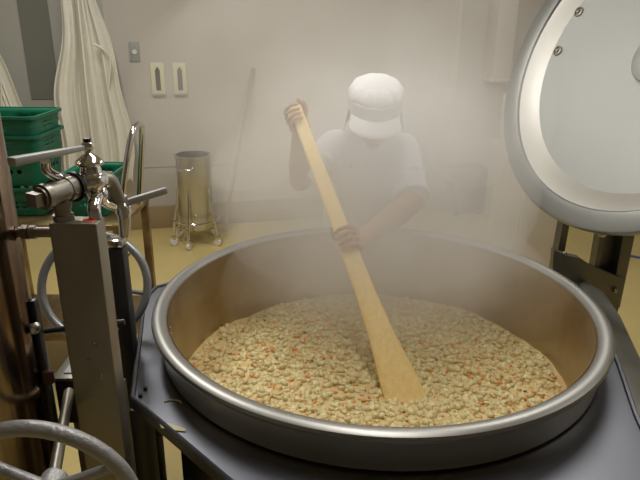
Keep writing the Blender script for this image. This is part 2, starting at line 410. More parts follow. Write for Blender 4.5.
def crate(loc, w, d, h, label, slots=True):
    x, y, z = loc; t = thing('plastic_crate', label, 'crate', loc, 'green plastic crates')
    a = MB(); r = .035; tp = .018
    # rounded-rectangle outline
    def outline(hw, hd, rr):
        p = []
        for cx, cy, a0 in ((hw-rr, hd-rr, 0), (-hw+rr, hd-rr, 90), (-hw+rr, -hd+rr, 180), (hw-rr, -hd+rr, 270)):
            for k in range(7): an = math.radians(a0+15*k); p.append((cx+rr*math.cos(an), cy+rr*math.sin(an)))
            # straight run after this corner
            nx = {0:(-hw+rr, hd), 90:(-hw, -hd+rr), 180:(hw-rr, -hd), 270:(hw, hd-rr)}[a0]; lx = p[-1]
            for k in range(1, 12): p.append((lx[0]+(nx[0]-lx[0])*k/12, lx[1]+(nx[1]-lx[1])*k/12))
        return p
    NV = 12; rows = []
    for j in range(NV+1):
        v = j/NV; k = tp*(1-v); pts = outline(w/2-k-.006, d/2-k-.006, r)
        rows.append([a.bm.verts.new((x+p[0], y+p[1], z+.004+v*(h-.008))) for p in pts])
    n = len(rows[0])
    for j in range(NV):
        for i in range(n):
            run = (i % 18) - 7           # 0..10 along the straight run
            if slots and NV-3 <= j <= NV-3 and run in (2, 3, 5, 6): continue
            if slots and j in (3, 5) and run in (2,4,6,8): continue
            a._f((rows[j][i], rows[j][(i+1)%n], rows[j+1][(i+1)%n], rows[j+1][i]))
    a._f(rows[0][::-1])
    o = a.build('tub', M['green'], t); sm = o.modifiers.new('thickness', 'SOLIDIFY'); sm.thickness = .0035; sm.offset = -1
    for zz, ex in ((h-.006, .005), (h*.80, -.004)):
        kk = tp*(1-zz/h); a = MB(); po = outline(w/2-kk+ex, d/2-kk+ex, r); pi = outline(w/2-kk-.006, d/2-kk-.006, r)
        lo = [a.bm.verts.new((x+p[0], y+p[1], z+zz-.006)) for p in po]; hi = [a.bm.verts.new((x+p[0], y+p[1], z+zz+.006)) for p in po]
        li = [a.bm.verts.new((x+p[0], y+p[1], z+zz-.006)) for p in pi]; hh = [a.bm.verts.new((x+p[0], y+p[1], z+zz+.006)) for p in pi]
        for i in range(n):
            j = (i+1)%n
            a._f((lo[i], lo[j], hi[j], hi[i])); a._f((hi[i], hi[j], hh[j], hh[i])); a._f((li[j], li[i], lo[i], lo[j]))
            a._f((hh[i], hh[j], li[j], li[i]))
        a.build('lip' if ex > 0 else 'rib', M['green'], t)
crate((-1.335, 2.60, .776), .33, .30, .13, 'shallow green crate, lowest of the stack on the trolley')
crate((-1.335, 2.60, .906), .33, .30, .22, 'green crate with slotted sides, middle of the stack on the trolley')
crate((-1.335, 2.60, .985), .33, .30, .22, 'green crate nested on top of the stack on the trolley')
crate((-1.005, 2.60, .776), .22, .30, .18, 'single green crate behind the chrome valve, beside the crate stack')

# ------------------------------------------------------------------ kettle
K = V((.16, 1.53, 0)); RZ = .86
kt = thing('steam_kettle', 'huge open stainless steel cooking kettle filled with stew', 'kettle', K)
# bowl: inner wall, smooth bottom
prof = [(.568, .846)]
for k in range(1, 15):
    a_ = k/14*PI/2; z = .60 - .30*math.sin(a_)
    prof.append((.56*math.cos(a_), z)) if k > 0 else None
prof = [(.570, .850), (.566, .80), (.563, .70), (.560, .60)] + prof[1:]
outer = [(0, .27)] + [(.58*math.sin(k/14*PI/2), .60-.33*math.cos(k/14*PI/2)) for k in range(1, 15)] + [(.578, .70)]
a = MB(); a.lathe(prof, K, seg=128); a.build('bowl', M['inner'], kt)
a = MB(); a.lathe(outer, K, seg=96); a.build('jacket', M['housing'], kt)
a = MB(); a.lathe([(.570,.846),(.573,.853),(.580,.858),(.592,.861),(.602,.860),(.609,.856),(.6115,.849),(.609,.842),(.603,.838),(.592,.838),(.588,.842),(.576,.842)], K, seg=160, closed=True); a.build('rim', M['rim'], kt)
a = MB(); a.lathe([(.588,.842),(.5895,.80),(.587,.772),(.589,.762),(.576,.762),(.576,.842)], K, seg=160, closed=True); a.build('skirt', M['skirt'], kt)
# deck plate around the bowl with an upturned edge
DZ = .757
dk = [(-.540,1.79),(-.553,1.70),(-.434,1.172),(-.165,.905),(.0,.80),(.30,.775),(.665,.90),(.716,1.127),(.778,1.344),(.835,1.58),(.85,1.82),(.68,1.97),(.42,2.125),(.1,2.165),(-.2,2.08)]
a = MB(); t2 = bmesh.new()
nseg = 96
# ring between polygon and circle
def poly_hit(ang):
    d = V((math.cos(ang), math.sin(ang))); best = None
    for i in range(len(dk)):
        p = V(dk[i]); q = V(dk[(i+1)%len(dk)]); e = q-p; den = d.x*e.y-d.y*e.x
        if abs(den) < 1e-9: continue
        w_ = p-V((K.x, K.y)); tt = (w_.x*e.y-w_.y*e.x)/den; ss = (w_.x*d.y-w_.y*d.x)/den
        if tt > 0 and -1e-6 <= ss <= 1+1e-6: best = tt if best is None else min(best, tt)
    return best
angs = sorted([2*PI*k/nseg for k in range(nseg)] + [math.atan2(p[1]-K.y, p[0]-K.x) % (2*PI) for p in dk])
lay = []
for an in angs:
    R_ = poly_hit(an); c_, s_ = math.cos(an), math.sin(an)
    pts = [(.575, DZ-.004), (.60, DZ), (R_-.012, DZ), (R_-.010, DZ+.006), (R_-.004, DZ+.008), (R_, DZ+.004), (R_, DZ-.022), (R_-.012, DZ-.022), (R_-.012, DZ-.012), (.575, DZ-.012)]
    lay.append([a.bm.verts.new((K.x+r*c_, K.y+r*s_, z)) for r, z in pts])
nl = len(lay)
for i in range(nl):
    A, B = lay[i], lay[(i+1)%nl]
    for k in range(len(A)): a._f((A[k], B[k], B[(k+1)%len(A)], A[(k+1)%len(A)]))
t2.free()
dko = a.build('deck', M['deck'], kt); sub(dko)
for (px, py) in ((145.5, 390), (140.5, 397)):
    p = atz(px, py, DZ); a = MB(); a.lathe([(0,.009),(.004,.008),(.005,.005),(.005,0)], p, seg=12); a.build('bolt', M['black'], dko)
# frame below the deck
for (x, y) in ((-.425,1.24),(.655,1.06),(.78,1.86),(-.46,1.82)):
    a = MB(); a.box((x, y, .355), (.06,.06,.69), None, .005); lg = a.build('leg', M['housing'], kt); sub(lg)
    a = MB(); a.lathe([(0,0),(.045,0),(.045,.012),(.02,.03),(0,.03)], (x, y, 0), seg=20); a.build('foot', M['steel'], lg)

hb = [(K.x+(x-K.x)*.86, K.y+(y-K.y)*.86) for x, y in dk[2:8]]; hb = hb + [(.62,1.50), (-.38,1.50)]
a = MB(); a.box((K.x,1.50,.17), (1.0,.9,.26), None, .02); a.build('lower_housing', M['housing'], kt)
a = MB()
for (p_, q_) in (((-.33,1.22),(-.10,.985)), ((-.10,.985),(.30,.90)), ((.30,.90),(.60,1.00))):
    d_ = V((q_[0]-p_[0], q_[1]-p_[1], 0)); n_ = V((d_.y, -d_.x, 0)).normalized()*.012
    a.prism([(p_[0],p_[1]),(q_[0],q_[1]),(q_[0]+n_.x,q_[1]+n_.y),(p_[0]+n_.x,p_[1]+n_.y)], .08, .71, .002)
a.build('front_panel', M['housing'], kt)
a = MB(); a.prism([(.722,1.12),(.785,1.34),(.85,1.60),(.895,1.90),(.93,1.93),(.955,1.84),(.925,1.655),(.862,1.405),(.80,1.15)], .715, .738, .003); a.build('side_panel', M['hinge'], kt)
# stew
def blob_dice(n, R_, z, rnd):
    base = bmesh.new(); bmesh.ops.create_icosphere(base, subdivisions=1, radius=1)
    bv = [v.co.copy() for v in base.verts]; bf = [[v.index for v in f.verts] for f in base.faces]; base.free()
    # push towards a rounded cube
    bv = [V([math.copysign(abs(c)**.42, c) for c in v])*.8 for v in bv]
    VAR = [[v*(1+rnd.uniform(-.26,.22)) for v in bv] for _ in range(24)]
    verts, faces, mi = [], [], []
    for _ in range(n):
        rr = R_*math.sqrt(rnd.random()); an = rnd.uniform(0, 2*PI)
        cx, cy = K.x+rr*math.cos(an), K.y+rr*math.sin(an)
        c = rnd.random(); nz = noise.noise(V((cx*5, cy*5, 3)))
        if c < .40: m_ = 1; s = rnd.uniform(.008, .0165); f3 = (1, rnd.uniform(.7,1), rnd.uniform(.5,.9))
        elif c < .66: m_ = 2; s = rnd.uniform(.007, .016); f3 = (1, rnd.uniform(.6,1), rnd.uniform(.4,.7))
        elif c < .81: m_ = 3; s = rnd.uniform(.006, .013); f3 = (1, rnd.uniform(.6,1), rnd.uniform(.4,.7))
        elif c < .925: m_ = 4; s = rnd.uniform(.006, .014); f3 = (1, rnd.uniform(.4,.9), rnd.uniform(.3,.6))
        elif c < .97: m_ = 5; s = rnd.uniform(.005, .009); f3 = (1, rnd.uniform(.5,.8), .35)
        else: m_ = 6; s = rnd.uniform(.004, .008); f3 = (1, .5, .3)
        if nz < -.15 and m_ in (1, 2) and rnd.random() < .5: m_ = 3
        h = stew_z(cx, cy) + rnd.uniform(-.009, .003)
        rt = Matrix.Rotation(rnd.uniform(0,6.3), 3, 'Z') @ Matrix.Rotation(rnd.uniform(-.6,.6), 3, 'X') @ Matrix.Rotation(rnd.uniform(-.6,.6), 3, 'Y')
        o = len(verts); j = [1+rnd.uniform(-.18,.18) for _ in range(3)]
        for v in VAR[rnd.randrange(24)]:
            q = rt @ V((v.x*s*f3[0]*j[0], v.y*s*f3[1]*j[1], v.z*s*f3[2]*j[2])); verts.append((cx+q.x, cy+q.y, h+q.z))
        for f in bf: faces.append([o+i for i in f]); mi.append(m_)
    return verts, faces, mi
def stew_z(x, y):
    return .600 + .010*noise.noise(V((x*7, y*7, 0))) + .006*noise.noise(V((x*22, y*22, 5)))
rnd = random.Random(5); verts, faces, mi = blob_dice(10500, .545, .6, rnd)
o = len(verts); NR, NA = 60, 160
verts.append((K.x, K.y, stew_z(K.x, K.y)))
for i in range(1, NR+1):
    for k in range(NA):
        x = K.x+.5605*i/NR*math.cos(2*PI*k/NA); y = K.y+.5605*i/NR*math.sin(2*PI*k/NA); verts.append((x, y, stew_z(x, y)))
for k in range(NA): faces.append([o, o+1+k, o+1+(k+1)%NA]); mi.append(0)
for i in range(NR-1):
    for k in range(NA):
        b_ = o+1+i*NA; faces.append([b_+k, b_+NA+k, b_+NA+(k+1)%NA, b_+(k+1)%NA]); mi.append(0)
me = bpy.data.meshes.new('stew'); me.from_pydata([(v[0]-K.x, v[1]-K.y, v[2]-.6) for v in verts], [], faces)
st = bpy.data.objects.new('stew', me); COL.objects.link(st); st.location = (K.x, K.y, .6)
for k in ('broth','cream1','cream2','tan','carrot','mush','leaf'): me.materials.append(M[k])
me.polygons.foreach_set('material_index', mi); me.polygons.foreach_set('use_smooth', [True]*len(faces))
tag(st, 'thick cream stew of diced vegetables with carrot filling the kettle', 'stew', kind='stuff')

# scraps on the deck and rim
p = atz(172, 427, DZ+.001); a = MB(); q = [(-.028,.006),(-.012,.012),(.030,-.006),(.033,-.016),(.016,-.014),(-.020,-.006)]
a.prism([(p.x+x, p.y+y) for x, y in q], DZ+.0005, DZ+.003, .0008)
single(a, 'vegetable_scrap', M['scrap'], 'flat cream vegetable scrap lying on the kettle deck', 'vegetable scrap', loc=p)
p = atz(173, 402, DZ+.001); a = MB(); a.tube([p+V((-.02,.0,.001)), p+V((-.005,.006,.001)), p+V((.014,.003,.001)), p+V((.02,-.006,.001))], .0016, seg=8, sub=5)
single(a, 'vegetable_shred', M['cream2'], 'thin pale curled shred lying on the kettle deck', 'vegetable scrap', loc=p)
rnd = random.Random(3)
for i, ang in enumerate((196, 198.5, 202, 204, 207, 211)):
    an = math.radians(ang); p = K+V((math.cos(an)*.5665, math.sin(an)*.5665, .835 - .004*(i%3)))
    a = MB(); a.ball(p, .0045, (1, .8, .7), 8); single(a, 'splash_speck', M['mush'], 'tiny brown food speck stuck inside the left of the kettle rim', 'food speck', group='food specks on the kettle wall', loc=p)

# ------------------------------------------------------------------ lid
LC = V((1.05, 2.0, 1.50)); az, el = math.radians(203), math.radians(23)
LN = V((math.cos(az)*math.cos(el), math.sin(az)*math.cos(el), math.sin(el)))
ld = thing('kettle_lid', 'round stainless kettle lid standing open, its inside facing the kettle', 'lid', LC)
a = MB(); a.lathe([(.527,.004),(.532,.010),(.590,.014),(.597,.012),(.602,.004),(.602,-.012),(.597,-.020),(.588,-.020),(.584,-.006),(.530,-.008)], LC, LN, 160, closed=True); a.build('flange', M['lid_f'], ld)
a = MB(); a.lathe([(.530,.004),(.505,-.006),(.480,-.020),(.460,-.030),(.460,-.036),(.505,-.018),(.530,-.006)], LC, LN, 160, closed=True); a.build('bevel', M['lid_b'], ld)
a = MB(); a.lathe([(.462,-.030),(.44,-.032),(.30,-.042),(.10,-.047),(0,-.047),(0,-.055),(.1,-.055),(.3,-.050),(.44,-.040),(.462,-.038)], LC, LN, 128); a.build('dome', M['lid'], ld)
a = MB(); a.lathe([(.09,-.050),(.092,-.034),(.088,-.028),(.06,-.020),(.0,-.018)], LC, LN, 64); a.build('hub', M['lid'], ld)
FRM = frame(LN, (0,0,1))
for (px, py) in ((579,12),(558,51)):
    d = (px-320)/F_PX*Rt - (py-240)/F_PX*Up + Fw; c0 = LC-LN*.033; tt = (c0-CAM).dot(LN)/d.dot(LN); p = CAM+d*tt
    a = MB(); a.lathe([(.019,0),(.019,.005),(.012,.007),(.010,.003),(.006,.003),(.006,.010),(0,.011)], p, LN, 24); cl = a.build('fixing_bolt', M['column'], ld)
    cl['label'] = 'round steel bolt head on the lid lining'
# hinge
hg = thing('lid_hinge', 'dark steel hinge bracket holding the open lid at the deck edge', 'hinge', (.88, 1.95, DZ))
rad = V((math.cos(az), math.sin(az), 0)); tan = V((-rad.y, rad.x, 0))   # rad points to kettle centre
def quad_slab(pts, th, name, m, parent):    # plate seen face on: four corners and a thickness away from the viewer
    a = MB(); pts = [V(p) for p in pts]; nrm = (pts[1]-pts[0]).cross(pts[2]-pts[0]).normalized()
    if nrm.y < 0: nrm = -nrm
    t_ = bmesh.new(); A = [t_.verts.new(p) for p in pts]; B = [t_.verts.new(p+nrm*th) for p in pts]; n = len(pts)
    t_.faces.new(A); t_.faces.new(B[::-1])
    for i in range(n): t_.faces.new((A[i], B[i], B[(i+1)%n], A[(i+1)%n]))
    bmesh.ops.bevel(t_, geom=list(t_.edges), offset=.0015, segments=1, affect='EDGES'); a._merge(t_)
    return a.build(name, m, parent)
quad_slab([at(565,212,2.02), at(572,212,2.02), at(559,285,2.02), at(551,285,2.02)], .05, 'side_arm', M['hinge'], hg)
quad_slab([at(600,226,2.00), at(637,226,2.00), at(617,312,2.00), at(586,300,2.00)], .012, 'channel_web', M['hinge'], hg)
quad_slab([at(602,226,1.96), at(607,226,1.96), at(594,300,1.96), at(589,300,1.96)], .05, 'channel_flange', M['hinge'], hg)
quad_slab([at(625,226,1.95), at(637,226,1.95), at(620,308,1.95), at(610,308,1.95)], .06, 'channel_flange', M['hinge'], hg)
quad_slab([at(554,250,1.93), at(568,256,1.93), at(580,258,1.93), at(590,266,1.93), at(625,280,1.93), at(618,312,1.93), at(600,330,1.93), at(552,282,1.93)], .03, 'bracket_plate', M['hinge'], hg)
for (px, py, Yd, r_) in ((616,291,1.92,.009),(565,254,1.925,.008),(603,233,1.955,.017)):
    p = at(px, py, Yd); a = MB(); a.lathe([(r_,0),(r_,.006),(r_*.7,.010),(0,.011)], p+V((0,.006,0)), (0,-1,.2), 20); a.build('bolt', M['steel'], hg)
# lug that ties the lid to the hinge
dn = (V((0,0,-1)) - LN*(-LN.z)).normalized(); lb = LC + dn*.56 - LN*.03
a = MB(); a.tube([lb+tan*.13, lb-tan*.13], .016); a.build('hinge_pin', M['hinge'], hg)

# ------------------------------------------------------------------ left-hand machinery
# tall polished pillar
a = MB(); pc = V((-.668, 1.0, 0)); 
t = thing('steel_pillar', 'tall polished steel pillar with painted brown reflections at the left edge', 'pillar', pc)
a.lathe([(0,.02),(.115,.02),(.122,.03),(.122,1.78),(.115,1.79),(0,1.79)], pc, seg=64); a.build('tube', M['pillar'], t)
a = MB(); a.lathe([(0,0),(.15,0),(.15,.02),(0,.022)], pc, seg=48); a.build('base_flange', M['housing'], t)
a = MB(); a.box(pc+V((.124,.03,.90)), (.014,.02,.36), None, .004); st_ = a.build('hinge_strip', M['blackmetal'], t)
a = MB(); a.lathe([(0,0),(.009,.0),(.012,.009),(.006,.015),(0,.016)], pc+V((.124,.01,1.03)), (1,-.4,0), 20); a.build('knob', M['steel'], t)
a = MB(); a.box(pc+V((.134,.02,.915)), (.022,.016,.030), rotz(.4), .005); a.build('latch', M['rust'], t)

# column
cx0, cx1, cy, ctop = -.4795, -.3935, 1.0, 1.242
ccx = (cx0+cx1)/2; cwid = cx1-cx0
ct = thing('support_column', 'square worn steel column with a red sticker on its top', 'column', (ccx, cy+.045, 0))
a = MB(); a.box((ccx, cy+.0225, ctop/2+.005), (cwid, .045, ctop-.01), None, .004); a.build('shaft', M['column'], ct)
a = MB(); a.box((ccx, cy+.045, .005), (.18,.18,.01), None, .002); a.build('foot_plate', M['column'], ct)
a = MB(); a.lathe([(0,.0012),(.011,.0012),(.012,0)], (ccx+.024, cy+.018, ctop+.0002), seg=24); s_ = a.build('sticker', M['red'], ct); s_['label'] = 'round red sticker'
for zz, xx in ((1.0,.02),(.965,.005),(.93,.026)): a = MB(); a.lathe([(0,.003),(.004,.002),(.005,0)], (ccx+xx-.01, cy, zz), (0,-1,0), 12); a.build('rivet', M['column'], ct)
# narrow black post behind it
bp0 = at(114.5, 247, 1.38); a = MB()
t = thing('black_post', 'narrow black steel post right behind the worn steel column', 'post', (bp0.x, 1.40, 0))
a.box((bp0.x, 1.40, bp0.z/2), (.038,.04,bp0.z-.01), None, .003); a.build('post', M['blackmetal'], t)
a = MB(); a.box((bp0.x, 1.40, bp0.z+.008), (.041,.044,.018), None, .003); a.build('cap', M['chrome'], t)
# drain pipe with union to the left of the column
a = MB(); z_ = at(35,234,1.02).z; xl = cx0-.0
t = thing('drain_pipe', 'short steel pipe with a union joint from column to pillar', 'pipe', (xl-.03, 1.03, z_))
a.tube([(xl+.0,1.03,z_),(xl-.085,1.03,z_)], .0095, seg=18); a.build('pipe', M['nickel'], t)
a = MB(); a.tube([(xl-.062,1.03,z_),(xl-.05,1.03,z_)], .014, seg=8); a.tube([(xl-.048,1.03,z_),(xl-.038,1.03,z_)], .0125, seg=18); a.build('union_nut', M['nickel'], t)

# valve assembly on the column
vt = thing('steam_valve', 'nickel tee and chrome valve with a flat lever on the steel column', 'valve', (ccx, cy+.04, ctop))
tj = at(60,191,1.0225); pe = at(40,198,.975); ve = at(99,180,1.10)       # tee centre, plug end, valve end
dirp = (ve-pe).normalized()
a = MB(); a.tube([V((tj.x, 1.0225, ctop)), V((tj.x, 1.0225, tj.z))], .0145, seg=24); a.tube([V((tj.x, 1.0225, ctop+.001)), V((tj.x, 1.0225, ctop+.010))], .018, seg=24); a.tube([V((tj.x, 1.0225, tj.z-.03)), V((tj.x, 1.0225, tj.z-.018))], .0165, seg=24)
a.tube([pe+dirp*.006, tj+dirp*.03], .0195, seg=28); a.tube([pe+dirp*.004, pe+dirp*.016], .0225, seg=28); a.tube([tj+dirp*.012, tj+dirp*.03], .0225, seg=28)
a.build('tee', M['nickel'], vt)
a = MB(); a.tube([pe-dirp*.018, pe+dirp*.006], .016, seg=4); a.tube([pe-dirp*.001, pe+dirp*.007], .018, seg=28); a.build('plug', M['nickel'], vt)
a = MB(); gc = tj+dirp*.033; a.tube([gc-dirp*.0035, gc+dirp*.0035], .0275, seg=36); a.build('gasket', M['black'], vt)
vb = at(92,181,1.075)
a = MB(); a.tube([gc, vb, ve], [.019,.022,.019], seg=28); a.ball(vb, .025, seg=24); a.build('valve_body', M['chrome'], vt)
zt = at(92,151,1.075).z - vb.z
a = MB(); a.lathe([(.019,.0),(.019,.022),(.017,.028),(.024,.031),(.026,.035),(.024,.039),(.014,.047),(.008,.051),(.0065,.053),(.0065,.056),(.010,.060),(.0115,.066),(.010,.071),(.006,.074),(0,.075)], vb, seg=32); a.build('bonnet', M['chrome'], vt)
a = MB(); a.lathe([(0,.080),(.007,.079),(.007,.0745),(0,.074)], vb, seg=20); a.build('lever_nut', M['black'], vt)
l0 = at(87,147,1.075); l1 = at(11,162,.93); mid = (l0+l1)/2
fr = frame(l1-l0, (0,0,1)); L_ = (l1-l0).length
a = MB(); a.box(mid, (.0135,.018,L_), fr, .003)
for v in a.bm.verts:
    s = (v.co-l0).dot((l1-l0).normalized())/L_; k = .6+.5*s; cc = l0+(l1-l0)*s; v.co = cc+(v.co-cc)*k
lv = a.build('lever', M['lever'], vt); lv['label'] = 'flat grey lever handle'
a = MB(); a.tube([at(45,161,1.0), at(47,170,1.01), at(56,176,1.03), at(72,179,1.05), vb], [.008,.0085,.0085,.008,.0085], sub=8, seg=18); a.build('spout', M['chrome'], vt)
# elbow to the second faucet
e1 = at(109,182,1.12); e2 = at(119,202,1.13); e3 = at(125,236,1.13)
a = MB(); a.tube([ve, e1, e2], [.017,.017,.0135], sub=6, seg=22); a.build('outlet_elbow', M['nickel'], vt)
ft = thing('water_faucet', 'chrome water faucet with a downturned spout and long grey lever', 'faucet', e3)
a = MB(); fb = at(98,194,1.08); a.ball(fb, .019, seg=24); a.tube([fb, at(105,202,1.10), at(114,206,1.12), at(121,207,1.13), at(124,216,1.13), e3], [.015,.010,.009,.012,.013,.011], sub=8, seg=22); a.build('spout', M['chrome'], ft)
a = MB(); a.tube([at(123,207,1.13), at(123.6,213,1.13)], .0155, seg=28); a.build('collar', M['chrome'], ft)
a = MB(); a.tube([V((-.405,1.03,ctop)), V((-.408,1.035,ctop+.02)), fb], [.011,.012,.013], sub=4, seg=22); a.build('inlet', M['chrome'], ft)
a = MB(); l0 = at(118,205,1.155); l1 = at(167,190,1.20); fr = frame(l1-l0, (0,0,1)); L_ = (l1-l0).length
a.box((l0+l1)/2, (.014,.012,L_), fr, .003); a.build('lever', M['lever'], ft)
a = MB(); a.tube([at(119,196,1.14), at(120,204,1.14)], .0155, seg=24); a.build('bonnet', M['nickel'], ft)

# handwheels
def handwheel(c, nrm, R_, r_, m, name, label, spokes, a0, shaft=None, rs=.009, xh=(1,0,0), hubr=.022):
    c = V(c); t = thing(name, label, 'handwheel', c); fr = frame(nrm, xh)
    P = lambda an, r: c + fr @ V((r*math.cos(an), r*math.sin(an), 0))
    a = MB(); a.tube([P(2*PI*k/64, R_-r_) for k in range(64)], r_, closed=True, seg=18); a.build('ring', m, t)
    for k in range(spokes):
        an = a0+2*PI*k/spokes; a = MB(); a.tube([P(an, hubr*.5)-fr.col[2]*0, P(an, (R_-r_)*.5), P(an, R_-r_*1.2)], [rs*1.2, rs, rs], sub=3, seg=12); a.build('spoke', m, t)
    ax = V(nrm).normalized(); a = MB(); a.lathe([(0,-.025),(hubr*.9,-.025),(hubr,-.018),(hubr,.010),(hubr*.7,.018),(0,.02)], c, ax, 28); a.build('hub', m, t)
    if shaft is not None: a = MB(); a.tube([c-ax*.01, V(shaft)], .010, seg=18); a.build('shaft', M['column'], t)
    return t
c = at(50, 489, .76)
handwheel(c, (-.05,-.985,-.17), .148, .0125, M['wheel'], 'handwheel', 'large grey painted handwheel in the near left corner', 3, math.radians(28), shaft=at(69,392,1.05))
c = at(95, 286, 1.50)
handwheel(c, (.10,-.90,.42), .152, .0115, M['wheel2'], 'handwheel', 'blue-grey handwheel partly hidden behind the steel column', 3, math.radians(-8), shaft=V((-.57, 1.66, .93)), rs=.007)

# gearbox with a pale top
g0 = at(49,383,1.06); g1 = at(77,377,1.06); gz = g0.z
t = thing('gearbox', 'black gearbox with a pale top plate beside the steel column', 'gearbox', (-.54, 1.15, .70))
gx0, gx1, gy0 = g0.x, -.492, 1.08
a = MB(); a.box(((gx0+gx1)/2, gy0+.11, gz-.06), (gx1-gx0, .22, .11), None, .004); a.build('case', M['blackmetal'], t)
a = MB(); a.box(((gx0+gx1)/2, gy0+.11, gz-.004), (gx1-gx0+.006, .226, .008), None, .002); a.build('top_frame', M['hinge'], t)
a = MB(); a.box(((gx0+gx1)/2+.006, gy0+.11, gz+.001), (gx1-gx0-.02, .19, .004), None, .001); a.build('top_plate', M['gear'], t)
a = MB(); a.box(((gx0+gx1)/2+.01, gy0+.12, (gz-.115)/2), (.09,.12,gz-.115), None, .004); a.build('pedestal', M['column'], t)
# thin conduit from pillar to the handwheel bracket
q0 = at(40,331,1.08); a = MB(); a.tube([V((-.56,1.08,q0.z)), V((-.40,1.10,q0.z+.012))], .0065, seg=14)
single(a, 'conduit', M['blackmetal'], 'thin dark rod running from the pillar to the steel column', 'rod', loc=q0)

# ------------------------------------------------------------------ paddle
T = atz(412, 414, .57); U = at(297, 113, 2.20)
T = atz(409, 408, .585)
AX = (U-T).normalized(); PL = (U-T).length
side = AX.cross(V((0,-.75,.66))); side = side.normalized()      # width direction, roughly square to the view
PF = frame(AX, side)
secs = [(-.09,.060,.004),(-.085,.062,.007),(.0,.060,.009),(.10,.052,.010),(.22,.038,.011),(.36,.031,.012),(.60,.027,.012),(.85,.0245,.012),(PL+.02,.022,.012),(PL+.04,.018,.009)]
a = MB(); rings = []
for s, hw, ht in secs:
    ring = []
    for k in range(20):
        an = 2*PI*k/20; cx = math.copysign(abs(math.cos(an))**.55, math.cos(an))*hw; cy_ = math.copysign(abs(math.sin(an))**.55, math.sin(an))*ht
        ring.append(a.bm.verts.new(T + AX*s + PF @ V((cx, cy_, 0))))
    rings.append(ring)
for A, B in zip(rings, rings[1:]):
    for k in range(20): a._f((A[k], A[(k+1)%20], B[(k+1)%20], B[k]))
a._f(rings[0][::-1]); a._f(rings[-1])
pdl = single(a, 'wooden_paddle', M['wood'], 'long pale wooden paddle the cook stirs the stew with', 'paddle', loc=T)

# ------------------------------------------------------------------ cook
feet = V((.20, 2.72, 0))
ck = thing('person', 'cook in white cap and short-sleeved white coat bending over the kettle, stirring', 'person', feet)
Hc = at(375, 118, 2.22); Hc = V((Hc.x, 2.24, Hc.z))
fd = V((-.06,-.92,-.38)).normalized(); HF = frame(-fd, (1,0,0))          # local -z is the face direction
hx, hy, hz = HF.col[0].to_3d(), HF.col[1].to_3d(), HF.col[2].to_3d()     # x right, y up, z back of head
if hy.z < 0: hy = -hy; hx = -hx
def H(x, y, z): return Hc + hx*x + hy*y - hz*z*1.0                      # z here: towards the face
HR = Matrix((hx, hy, -hz)).transposed()
neck = V((.19, 2.40, 1.155)); chest = V((.19, 2.45, 1.04)); waist = V((.20, 2.60, .88)); pel = V((.20, 2.70, .78))
sL = V((.055, 2.37, 1.115)); sR = V((.325, 2.37, 1.105))
eL = at(300, 181, 2.30); eR = at(413, 202, 2.14)
gU = U - AX*.015; sfr = .0
# lower grip: the point of the paddle seen at the photo's hand
best = min([i/200 for i in range(201)], key=lambda s: abs(((T+(U-T)*s)-CAM).dot(Rt)/((T+(U-T)*s)-CAM).dot(Fw)*F_PX+320-346))
gD = T+(U-T)*best
def arm(mb, sh, el_, grip, grow=0.0):
    pass
def hand(mb, c, axis, el_, flip=1):
    s = (el_-c); s = (s - axis*s.dot(axis)).normalized(); w = axis.cross(s).normalized()*flip
    rf = .0085
    for i, (off, ln) in enumerate(((-.033,.9),(-.011,1.0),(.011,1.0),(.033,.92))):
        p = [c+axis*off+s*.030+w*.026, c+axis*off+s*.014+w*(.040*ln), c+axis*off-s*.010+w*(.038*ln), c+axis*off-s*.026+w*.018, c+axis*off-s*.027-w*.004*ln]
        for q in range(4): capsule(mb, p[q], p[q+1], rf*(1-.06*q), rf*(1-.06*(q+1)), 12)
    # palm
    for off in (-.030,-.010,.010,.030): capsule(mb, c+axis*off+s*.031+w*.026, c+axis*off*.85+s*.038-w*.030, .0125, .014, 12)
    capsule(mb, c+axis*.010+s*.034-w*.022, c+axis*.032+s*.014-w*.040, .0135, .0105, 12)
    capsule(mb, c+axis*.032+s*.014-w*.040, c+axis*.046-s*.010-w*.034, .0105, .0095, 12)
    capsule(mb, c+axis*.046-s*.010-w*.034, c+axis*.054-s*.024-w*.014, .0095, .0085, 12)
    return c+s*.048-w*.012
bodym = MB()
bodym.ball(H(0,.035,-.012), .088, (.88,1.0,1.05), 24, HR)          # skull
bodym.ball(H(0,-.035,.022), .062, (.92,1.05,.90), 20, HR)           # jaw and cheeks
bodym.ball(H(0,-.085,.050), .026, (1.1,.8,.9), 14, HR)              # chin
bodym.ball(H(0,-.018,.096), .014, (.9,1.6,1), 12, HR)               # nose
bodym.ball(H(0,-.032,.103), .013, (1.2,.8,1), 12, HR)
bodym.ball(H(0,.020,.080), .03, (1.9,.45,.5), 14, HR)               # brow
for sx in (-1, 1):
    bodym.ball(H(sx*.082,-.005,-.008), .020, (.4,1.4,.9), 12, HR)   # ears
capsule(bodym, H(0,-.05,-.04), neck, .050, .056)
def ell(mb, c, r, s3): mb.ball(c, r, s3, 24)
capsule(bodym, neck, chest, .075, .11); capsule(bodym, chest, waist, .115, .105); capsule(bodym, waist, pel, .105, .125)
capsule(bodym, sL, sR, .052, .052)
wU = hand(bodym, gU, AX, eL, 1); wD = hand(bodym, gD, AX, eR, -1)
for sh, e_, w_ in ((sL, eL, wU), (sR, eR, wD)):
    capsule(bodym, sh, e_, .050, .040); m1 = e_ + (w_-e_)*.3
    capsule(bodym, e_, m1, .041, .045); capsule(bodym, m1, w_, .045, .029)
